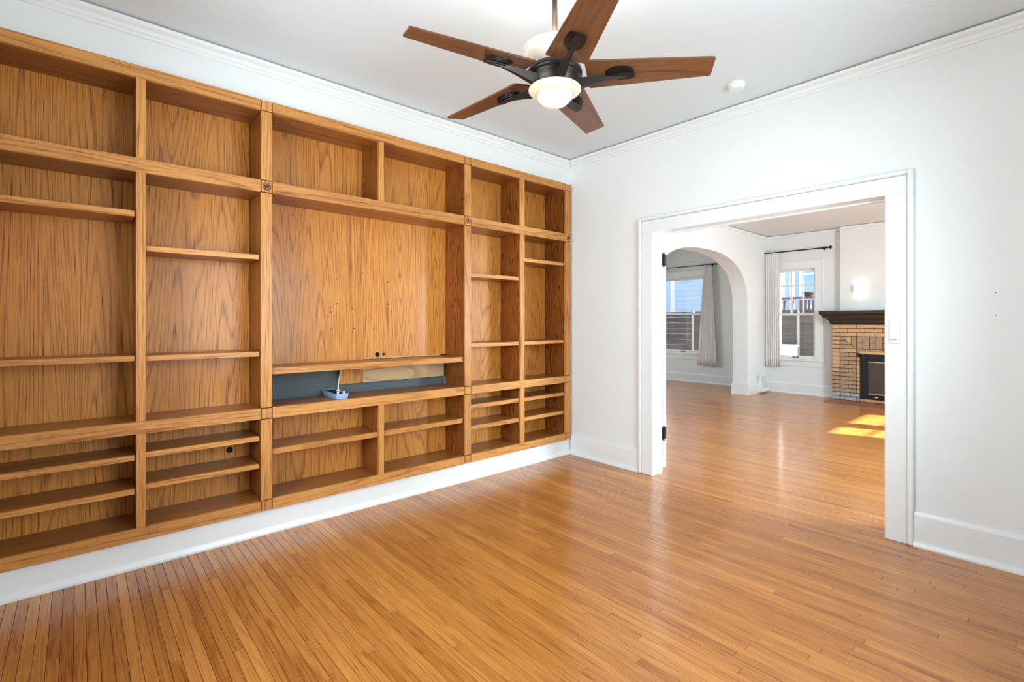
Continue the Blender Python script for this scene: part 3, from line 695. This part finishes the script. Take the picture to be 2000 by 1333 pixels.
# ------------------------------------------------------------------ living room: fireplace, sconce, curtains, vent
YC, YK = 9.50, 9.42
tag(box('wall_chimney', -2.49, -0.87, YC, YW, 0, H2, 'wall'), 'white chimney breast above the fireplace', kind='structure')
fp = tag(empty('fireplace', (-1.68, YC, 0)), 'tan brick fireplace with dark wooden mantel and glass insert', 'fireplace')
PB = tuple(fp.location)
X0, X1, ZT = -2.584, -0.776, 1.245
boxes_ = bmesh.new()
bbox(boxes_, X0-PB[0]+0.004, -2.186-PB[0], YK+0.008-PB[1], YW-0.001-PB[1], 0, ZT)
bbox(boxes_, -1.174-PB[0], X1-PB[0]-0.004, YK+0.008-PB[1], YW-0.001-PB[1], 0, ZT)
bbox(boxes_, -2.186-PB[0], -1.174-PB[0], YK+0.008-PB[1], YW-0.001-PB[1], 0.79, ZT)
bbox(boxes_, -2.186-PB[0], -1.174-PB[0], YC-0.02-PB[1], YC-PB[1], 0, 0.79)
from_bm('mortar_core', boxes_, 'mortar', fp)
def brick(x0, x1, z0, z1, mat='brick', poly=None):
    j = 0.0045; bm = bmesh.new(); pr = random.uniform(0, 0.004)
    if poly is None:
        bbox(bm, x0+j-PB[0], x1-j-PB[0], YK-pr-PB[1], YK+0.02-PB[1], z0+j-PB[2], z1-j-PB[2], 0.0025)
    else:
        c = (sum(p[0] for p in poly)/len(poly), sum(p[1] for p in poly)/len(poly))
        pp = [(c[0]+(p[0]-c[0])*(1-j/max(0.02, abs(p[0]-c[0]))), c[1]+(p[1]-c[1])*(1-j/max(0.02, abs(p[1]-c[1])))) for p in poly]
        prism(bm, pp, lambda a, b, d: (a-PB[0], d-PB[1], b-PB[2]), YK-pr, YK+0.02)
    from_bm('brick', bm, mat, fp)
RH = 0.0655; xm = (X0+X1)/2
def mirror_brick(x0, x1, z0, z1, mat='brick', poly=None):
    brick(x0, x1, z0, z1, mat, poly)
    if poly: poly = [(2*xm-p, q) for p, q in poly]
    brick(2*xm-x1, 2*xm-x0, z0, z1, mat, poly)
c1, c2, c3, c4 = X0, -2.468, -2.240, -2.186
z = ZT
# three running-bond courses on top
for r_ in range(3):
    xs_ = [X0, X0+(0.116 if r_ != 1 else 0.224)]
    while xs_[-1] < X1-0.12: xs_.append(min(X1, xs_[-1]+0.232))
    if X1-xs_[-1] > 0.02: xs_.append(X1)
    else: xs_[-1] = X1
    for a, b in zip(xs_, xs_[1:]): brick(a, b, z-RH, z)
    z -= RH
ztop = z                       # top of the framed field
nrow = int((ztop-2*RH)/RH)
zlow = ztop-nrow*RH
for r_ in range(nrow):
    zz = ztop-(r_+1)*RH
    m_ = 'brick' if r_ < 9 else 'brickw'
    mirror_brick(c1, c2, zz, zz+RH, m_)
    if r_ >= 3:
        m2 = 'brick' if r_ < 4 else 'brickw'
        if r_ % 2 == 1: mirror_brick(c2, c3, zz, zz+RH, m2)
        else: mirror_brick(c2, (c2+c3)/2, zz, zz+RH, m2); mirror_brick((c2+c3)/2, c3, zz, zz+RH, m2)
        if r_ >= 5: mirror_brick(c3, c4, zz, zz+RH, 'brick')
zs = ztop-3*RH
# mitred corner of the soldier frame
w3 = c3-c2
mirror_brick(c2, c2+w3*0.37, ztop-RH, ztop, 'brickw')
mirror_brick(0, 0, 0, 0, 'brickw', [(c2, ztop-2*RH), (c2, ztop-RH), (c2+w3*0.37, ztop-RH), (c2+w3*0.66, ztop-2*RH)])
mirror_brick(0, 0, 0, 0, 'brickw', [(c2, zs), (c2, ztop-2*RH), (c2+w3*0.66, ztop-2*RH), (c3, zs)])
mirror_brick(0, 0, 0, 0, 'brick', [(c2+w3*0.37, ztop), (c2+w3*0.68, ztop), (c2+w3*0.68, ztop-2*RH), (c2+w3*0.37, ztop-RH)])
mirror_brick(0, 0, 0, 0, 'brickw', [(c2+w3*0.68, ztop), (c3, ztop), (c3, zs), (c2+w3*0.68, ztop-2*RH)])
ns = 13; sw_ = (2*xm-2*c3)/ns
for k in range(ns):
    a = c3+k*sw_
    if k % 2 == 0: brick(a, a+sw_, (ztop+zs)/2, ztop, 'brickw'); brick(a, a+sw_, zs, (ztop+zs)/2, 'brickw')
    else: brick(a, a+sw_, zs, ztop, 'brickw')
ztopins = 0.812
for r_, off in ((0, 0.116), (1, 0.232)):
    za, zb = zs-(r_+1)*RH, zs-r_*RH
    if r_ == 1: za = max(za, ztopins)
    xs_ = [c3, c3+off]
    while xs_[-1] < 2*xm-c3-0.12: xs_.append(xs_[-1]+0.232)
    xs_[-1] = 2*xm-c3
    for a, b in zip(xs_, xs_[1:]): brick(a, b, za, zb, 'brickw')
for r_ in range(2):                 # silvery bottom courses
    zb = zlow-r_*zlow/2; za = zb-zlow/2
    xs_ = [c1, c2, c3, c4] if r_ else [c1, (c2+c1)/2+0.06, (c2+c3)/2+0.03, c4]
    for a, b in zip(xs_, xs_[1:]): mirror_brick(a, b, max(za, 0.003), zb, 'bricks')
# mantel
bm = bmesh.new()
def ring(xo, yo, z): return [bm.verts.new((sx*(0.904+xo), sy, z)) for sx, sy in ((-1, 0.0), (-1, -0.08-yo), (1, -0.08-yo), (1, 0.0))]
rs = [ring(*p) for p in ((0.010, 0.012, ZT), (0.030, 0.030, ZT+0.030), (0.034, 0.034, ZT+0.062), (0.060, 0.06, ZT+0.085), (0.115, 0.115, ZT+0.115), (0.122, 0.122, ZT+0.150), (0.140, 0.140, ZT+0.160), (0.150, 0.150, ZT+0.175), (0.152, 0.152, ZT+0.225))]
for a, b in zip(rs, rs[1:]):
    for k in range(4): bm.faces.new((a[k], a[(k+1) % 4], b[(k+1) % 4], b[k]))
bm.faces.new(rs[0]); bm.faces.new(rs[-1][::-1])
from_bm('mantel', bm, 'mantel', fp, recenter=False)
bm = bmesh.new()   # returns of the mantel past the chimney breast
for sx in (-1, 1): bbox(bm, sx*0.815, sx*1.05, 0.0, 0.115, ZT+0.178, ZT+0.225); bbox(bm, sx*0.82, sx*0.93, 0.0, 0.115, ZT, ZT+0.178)
from_bm('mantel_return', bm, 'mantel', fp)
# insert
def ip(name, x0, x1, d0, d1, z0, z1, mat, bev=0.002): bm = bmesh.new(); bbox(bm, x0-xm, x1-xm, YK-d1-PB[1], YK-d0-PB[1], z0, z1, bev); return from_bm(name, bm, mat, fp)
xi0, xi1 = -2.184, -1.176
ip('brass_trim', xi0-0.004, xi1+0.004, 0.0, 0.03, 0.772, 0.812, 'brass'); ip('brass_trim', xi0, xi1, 0.0, 0.03, 0.008, 0.052, 'brass')
bm = bmesh.new()
for q in ((xi0, xi0+0.10, 0.052, 0.772), (xi1-0.10, xi1, 0.052, 0.772), (xi0+0.10, xi1-0.10, 0.655, 0.772), (xi0+0.10, xi1-0.10, 0.052, 0.130)):
    bbox(bm, q[0]-xm, q[1]-xm, YK-0.026-PB[1], YK+0.03-PB[1], q[2], q[3], 0.003)
from_bm('insert_frame', bm, 'black', fp)
ip('glass_door', xi0+0.10, xi1-0.10, -0.01, 0.004, 0.130, 0.655, 'firegl', 0)
ip('brass_edge', xi0+0.10, xi1-0.10, 0.004, 0.018, 0.130, 0.148, 'brass'); ip('brass_edge', xi0+0.10, xi1-0.10, 0.004, 0.018, 0.640, 0.656, 'brass')
ip('maker_badge', xi0+0.195, xi0+0.235, 0.026, 0.029, 0.085, 0.097, 'plastic')
# hearth tiles
ht = tag(box('hearth', -2.575, -0.80, 8.915, YK+0.005, -0.0089, -0.003, 'grout'), 'terracotta tile hearth set flush in the floor before the fireplace', 'hearth')
HL = Vector(ht.location)
xh = -2.572; k = 0
for r_, (ya, yb) in enumerate(((8.918, 9.165), (9.165, 9.418))):
    xs_ = [-2.572]; 
    xs_.append(-2.572+(0.345 if r_ else 0.345))
    while xs_[-1] < -0.83: xs_.append(min(-0.803, xs_[-1]+0.345))
    for a, b in zip(xs_, xs_[1:]):
        bm = bmesh.new(); bbox(bm, a+0.004-HL.x, b-0.004-HL.x, ya+0.003-HL.y, yb-0.003-HL.y, -0.004-HL.z, 0.0008-HL.z, 0.001); from_bm('hearth_tile', bm, 'tile', ht)
# sconce
sc_ = tag(empty('wall_sconce', (-2.205, YC, 1.825)), 'small lit white box sconce on the chimney breast', 'wall lamp')
bm = bmesh.new(); bbox(bm, -0.05, 0.05, -0.02, 0.0, -0.04, 0.04, 0.003); from_bm('back_plate', bm, 'plastic', sc_)
bm = bmesh.new()
prism(bm, [(-0.082, 0.0), (-0.082, -0.06), (-0.07, -0.078), (0.07, -0.078), (0.082, -0.06), (0.082, 0.0), (0.076, 0.0), (0.076, -0.055), (0.066, -0.071), (-0.066, -0.071), (-0.076, -0.055), (-0.076, 0.0)], lambda p, q, d: (p, q, d), -0.058, 0.058)
from_bm('shade', bm, 'sconce', sc_)
point('sconce_bulb', (-2.205, YC-0.04, 1.825), 0.3, 0.02, (1, 0.95, 0.88))
# curtains and rods
def curtain(name, label, xt0, xt1, xb0, xb1, yc, zt, zb, folds, par_lab):
    bm = bmesh.new(); nu, nv = folds*10, 14; fr = []; bk = []
    for j in range(nv+1):
        t = j/nv; zz = zt+(zb-zt)*t; ra, rb = [], []
        for i in range(nu+1):
            s = i/nu
            xx = (xt0+(xt1-xt0)*s)*(1-t)+(xb0+(xb1-xb0)*s)*t
            amp = (0.006+0.010*min(1, t*2.5))
            yy = yc+amp*math.sin(2*PI*folds*s+0.6*math.sin(3*t+s*4))+0.0025*math.sin(2*PI*folds*2.3*s+1)
            zj = zz+(0.006*math.sin(2*PI*folds*1.7*s) if j == 0 else 0)
            ra.append(bm.verts.new((xx, yy-0.0015, zj))); rb.append(bm.verts.new((xx, yy+0.0015, zj)))
        fr.append(ra); bk.append(rb)
    for j in range(nv):
        for i in range(nu):
            bm.faces.new((fr[j][i], fr[j][i+1], fr[j+1][i+1], fr[j+1][i])); bm.faces.new((bk[j][i], bk[j+1][i], bk[j+1][i+1], bk[j][i+1]))
    for j in range(nv):
        for i in (0, nu): bm.faces.new((fr[j][i], fr[j+1][i], bk[j+1][i], bk[j][i]))
    for i in range(nu):
        for j in (0, nv): bm.faces.new((fr[j][i], fr[j][i+1], bk[j][i+1], bk[j][i]))
    o = from_bm(name, bm, 'curtain', smooth=True); return tag(o, label, 'curtain')
def rod(label, x0, x1, y, z, ywall, ends, r=0.011):
    ro = tag(empty('curtain_rod', ((x0+x1)/2, y, z)), label, 'curtain rod'); h_ = (x1-x0)/2
    bm = bmesh.new(); tube(bm, [(-h_, 0, 0), (h_, 0, 0)], r, 12); from_bm('pole', bm, 'black' if r < 0.012 else 'mantel', ro, smooth=True)
    for s in ends:
        bm = bmesh.new(); pr = [(0.0, 0), (r*1.5, 0.0), (r*1.5, 0.02), (r*0.8, 0.026), (r*0.8, 0.036), (r*1.7, 0.044), (r*2.3, 0.058), (r*2.3, 0.068), (r*1.6, 0.082), (0, 0.088)]
        lathe(bm, pr, 16); bmesh.ops.rotate(bm, verts=bm.verts, cent=(0, 0, 0), matrix=Matrix.Rotation(s*PI/2, 3, 'Y')); from_bm('finial', bm, 'black', ro, (s*h_, 0, 0), smooth=True, recenter=False)
        bm = bmesh.new(); tube(bm, [(s*(h_-0.05), 0, -0.0), (s*(h_-0.05), ywall-y, 0)], 0.007, 8); bbox(bm, s*(h_-0.05)-0.015, s*(h_-0.05)+0.015, ywall-y-0.006, ywall-y-0.0005, -0.03, 0.03, 0.002); bbox(bm, s*(h_-0.05)-0.008, s*(h_-0.05)+0.008, -0.016, 0.016, -0.018, 0.016, 0.003); from_bm('bracket', bm, 'black', ro)
    return ro
rod('dark curtain rod with ball finial beside the chimney breast', -3.69, -2.70, YW-0.085, 2.555, YW, (1,))
curtain('curtain', 'off-white curtain hanging at the nine-light window', -3.690, -3.455, -3.690, -3.425, YW-0.085, 2.585, 0.47, 7, None)
rod('thin dark curtain rod over the archway window', -6.35, -4.80, YA-0.085, 2.475, YA, (-1, 1), 0.008)
curtain('curtain', 'grey-beige curtain flaring out beside the archway window', -5.00, -4.83, -5.14, -4.72, YA-0.085, 2.495, 0.385, 6, None)
# floor register leaning on the arch pier
vg = tag(empty('wall_register', (XA+0.02, 9.37, 0.03)), 'white slanted wall register low on the arch pier', 'vent')
bm = bmesh.new(); prism(bm, [(0, 0), (0.075, 0), (0.075, 0.012), (0.012, 0.30), (0, 0.30)], lambda p, q, d: (p, d, q), -0.165, 0.165); from_bm('housing', bm, 'trim', vg)
tilt = math.atan2(0.063, 0.288)
def on_slope(t, off): return (0.075-0.063*t+off*math.cos(tilt), 0.012+0.288*t+off*math.sin(tilt))
M['recess'] = plain('pale_grey_recess', rgb(196, 196, 193), 0.6)
bm = bmesh.new(); prism(bm, [on_slope(0.14, 0.0), on_slope(0.88, 0.0), on_slope(0.88, 0.001), on_slope(0.14, 0.001)], lambda p, q, e: (p, e, q), -0.122, 0.122); from_bm('grille_recess', bm, 'recess', vg)
for k in range(11):
    t = 0.16+k*0.065; a = on_slope(t, 0.0); b = on_slope(t+0.03, 0.0); c = on_slope(t+0.03, 0.004); d = on_slope(t, 0.004)
    bm = bmesh.new(); prism(bm, [a, b, c, d], lambda p, q, e: (p, e, q), -0.115, 0.115); from_bm('louvre', bm, 'plastic', vg)

# ------------------------------------------------------------------ outside
tag(box('ground', -40, 30, -30, 40, -0.75, -0.70, 'ground'), 'dry ground around the house', kind='structure')
fe = tag(empty('slat_fence', (-6.0, 12.3, -0.70)), 'dark weathered fence of wide level boards outside the windows', 'fence')
for k in range(15):
    z0 = -0.68+k*0.150
    if z0 > 1.5: break
    for a, b in ((-9.6, -6.60), (-6.56, -4.05), (-4.01, -1.5), (-1.46, 1.2)):
        bm = bmesh.new(); bbox(bm, a+6.0, b+6.0, -0.012, 0.012, z0+0.70, z0+0.70+(0.142 if a < -7 else 0.149), 0.003); from_bm('fence_board', bm, 'fence', fe)
for px_ in (-9.62, -6.58, -4.03, -1.48, 1.22):
    bm = bmesh.new(); bbox(bm, px_+6-0.03, px_+6+0.03, -0.045, -0.013, 0, 2.30 if px_ != -4.03 else 2.22, 0.004); from_bm('fence_post', bm, 'post', fe)
dk = tag(empty('deck_railing', (-4.2, 13.6, -0.70)), 'plum-brown picket railing standing behind the fence', 'railing')
bm = bmesh.new(); bbox(bm, -1.3, 2.0, -0.05, 0.05, 2.55, 2.62, 0.006); from_bm('top_rail', bm, 'deck', dk)
bm = bmesh.new(); bbox(bm, -1.3, 2.0, -0.03, 0.03, 2.02, 2.10, 0.004); from_bm('bottom_rail', bm, 'deck', dk)
for k in range(26):
    if k in (6, 8, 10): continue
    bm = bmesh.new(); bbox(bm, -1.28+k*0.095, -1.28+k*0.095+(0.055 if k < 14 else 0.088), -0.018, 0.018, 2.10, 2.55); from_bm('picket', bm, 'deck', dk)
for px_ in (-1.3, 0.4, 2.0):
    bm = bmesh.new(); bbox(bm, px_-0.06, px_+0.06, -0.06, 0.06, 0, 2.70 if px_ < 2 else 2.6, 0.006); from_bm('newel_post', bm, 'deck', dk)
bm = bmesh.new(); lathe(bm, [(0, 0), (0.08, 0), (0.11, 0.06), (0.15, 0.08), (0.15, 0.11), (0, 0.11)], 20)
o = from_bm('planter', bm, 'mantel', None, (-4.23, 13.6, 1.923), recenter=False); tag(o, 'dark round planter on the picket railing', 'planter')
# white utility cabinet by the fence
cb = tag(empty('utility_cabinet', (-4.32, 12.0, -0.70)), 'white rounded utility cabinet standing before the fence', 'cabinet')
bm = bmesh.new(); bbox(bm, -0.5, 0.31, -0.22, 0.22, 0, 1.47, 0.04); from_bm('body', bm, 'bin', cb)
bm = bmesh.new(); bbox(bm, -0.52, 0.33, -0.24, 0.24, 1.40, 1.48, 0.03); from_bm('lid', bm, 'bin', cb)
bm = bmesh.new(); bbox(bm, -0.12, 0.0, -0.235, -0.22, 1.27, 1.31, 0.003); from_bm('latch_tag', bm, 'yellow', cb)
# unseen house added to keep sun out of the study and near living room window
eh = tag(empty('sun_block_house', (6.0, 2.5, -0.70)), 'unseen pale clapboard house added as a sun block beyond the study side window', 'house')
boxes('core_wall', [(-1.6, 3.0, -6.0, 4.4, 0, 6.4)], 'siding', eh)
for k in range(39):
    bm = bmesh.new(); z0 = k*0.164; prism(bm, [(-1.6, z0), (-1.642, z0), (-1.624, z0+0.166), (-1.6, z0+0.166)], lambda p, q, d: (p, d, q), -6.0, 4.4); from_bm('siding_board', bm, 'siding', eh)
bm = bmesh.new(); prism(bm, [(-2.0, 6.4), (3.4, 6.4), (0.7, 7.6)], lambda p, q, d: (p, d, q), -6.3, 4.7); from_bm('roof', bm, 'roof', eh)
# neighbour house
nh = tag(empty('neighbour_house', (-6.5, 16.0, -0.70)), 'pale blue clapboard house with white trim beyond the fence', 'house')
boxes('core_wall', [(-7, 6, 0.03, 4.0, 0, 5.0)], 'siding', nh)
for k in range(31):
    z0 = k*0.162
    bm = bmesh.new(); prism(bm, [(0.03, z0), (-0.012, z0), (0.006, z0+0.164), (0.03, z0+0.164)], lambda p, q, d: (d, p, q), -7, 6); from_bm('siding_board', bm, 'siding', nh)
for xa in (-2.93, 0.72, 1.0):
    bm = bmesh.new(); bbox(bm, xa, xa+0.16, -0.035, 0.03, 0, 5.0, 0.004); from_bm('corner_board', bm, 'hwhite', nh)
for xa in (1.28, 2.35, -5.4):
    wdw = from_bm('house_window', (lambda bm: (bbox(bm, xa, xa+0.09, -0.05, 0.0, 2.4, 4.4), bbox(bm, xa+0.78, xa+0.87, -0.05, 0.0, 2.4, 4.4), bbox(bm, xa+0.09, xa+0.78, -0.05, 0, 4.31, 4.4), bbox(bm, xa+0.09, xa+0.78, -0.05, 0, 2.4, 2.49), bbox(bm, xa+0.09, xa+0.78, -0.05, 0, 3.37, 3.43), bbox(bm, xa+0.41, xa+0.45, -0.045, 0, 2.49, 4.31), bm)[-1])(bmesh.new()), 'hwhite', nh)
    for za, zb in ((2.49, 3.37), (3.43, 4.31)):
        for q0, q1 in ((xa+0.09, xa+0.41), (xa+0.45, xa+0.78)):
            bm = bmesh.new(); bbox(bm, q0, q1, -0.025, -0.015, za, zb); p = from_bm('pane', bm, 'hglass', wdw); p.location -= wdw.location
bm = bmesh.new(); prism(bm, [(-0.5, 5.0), (4.3, 5.0), (1.9, 6.4)], lambda p, q, d: (d, p, q), -7.3, 6.3); from_bm('roof', bm, 'roof', nh)
bm = bmesh.new(); lathe(bm, [(0, 0), (0.10, -0.01), (0.13, -0.05), (0.10, -0.09), (0, -0.11)], 16); from_bm('porch_lamp', bm, 'mantel', nh, (-2.35, -0.12, 3.56))
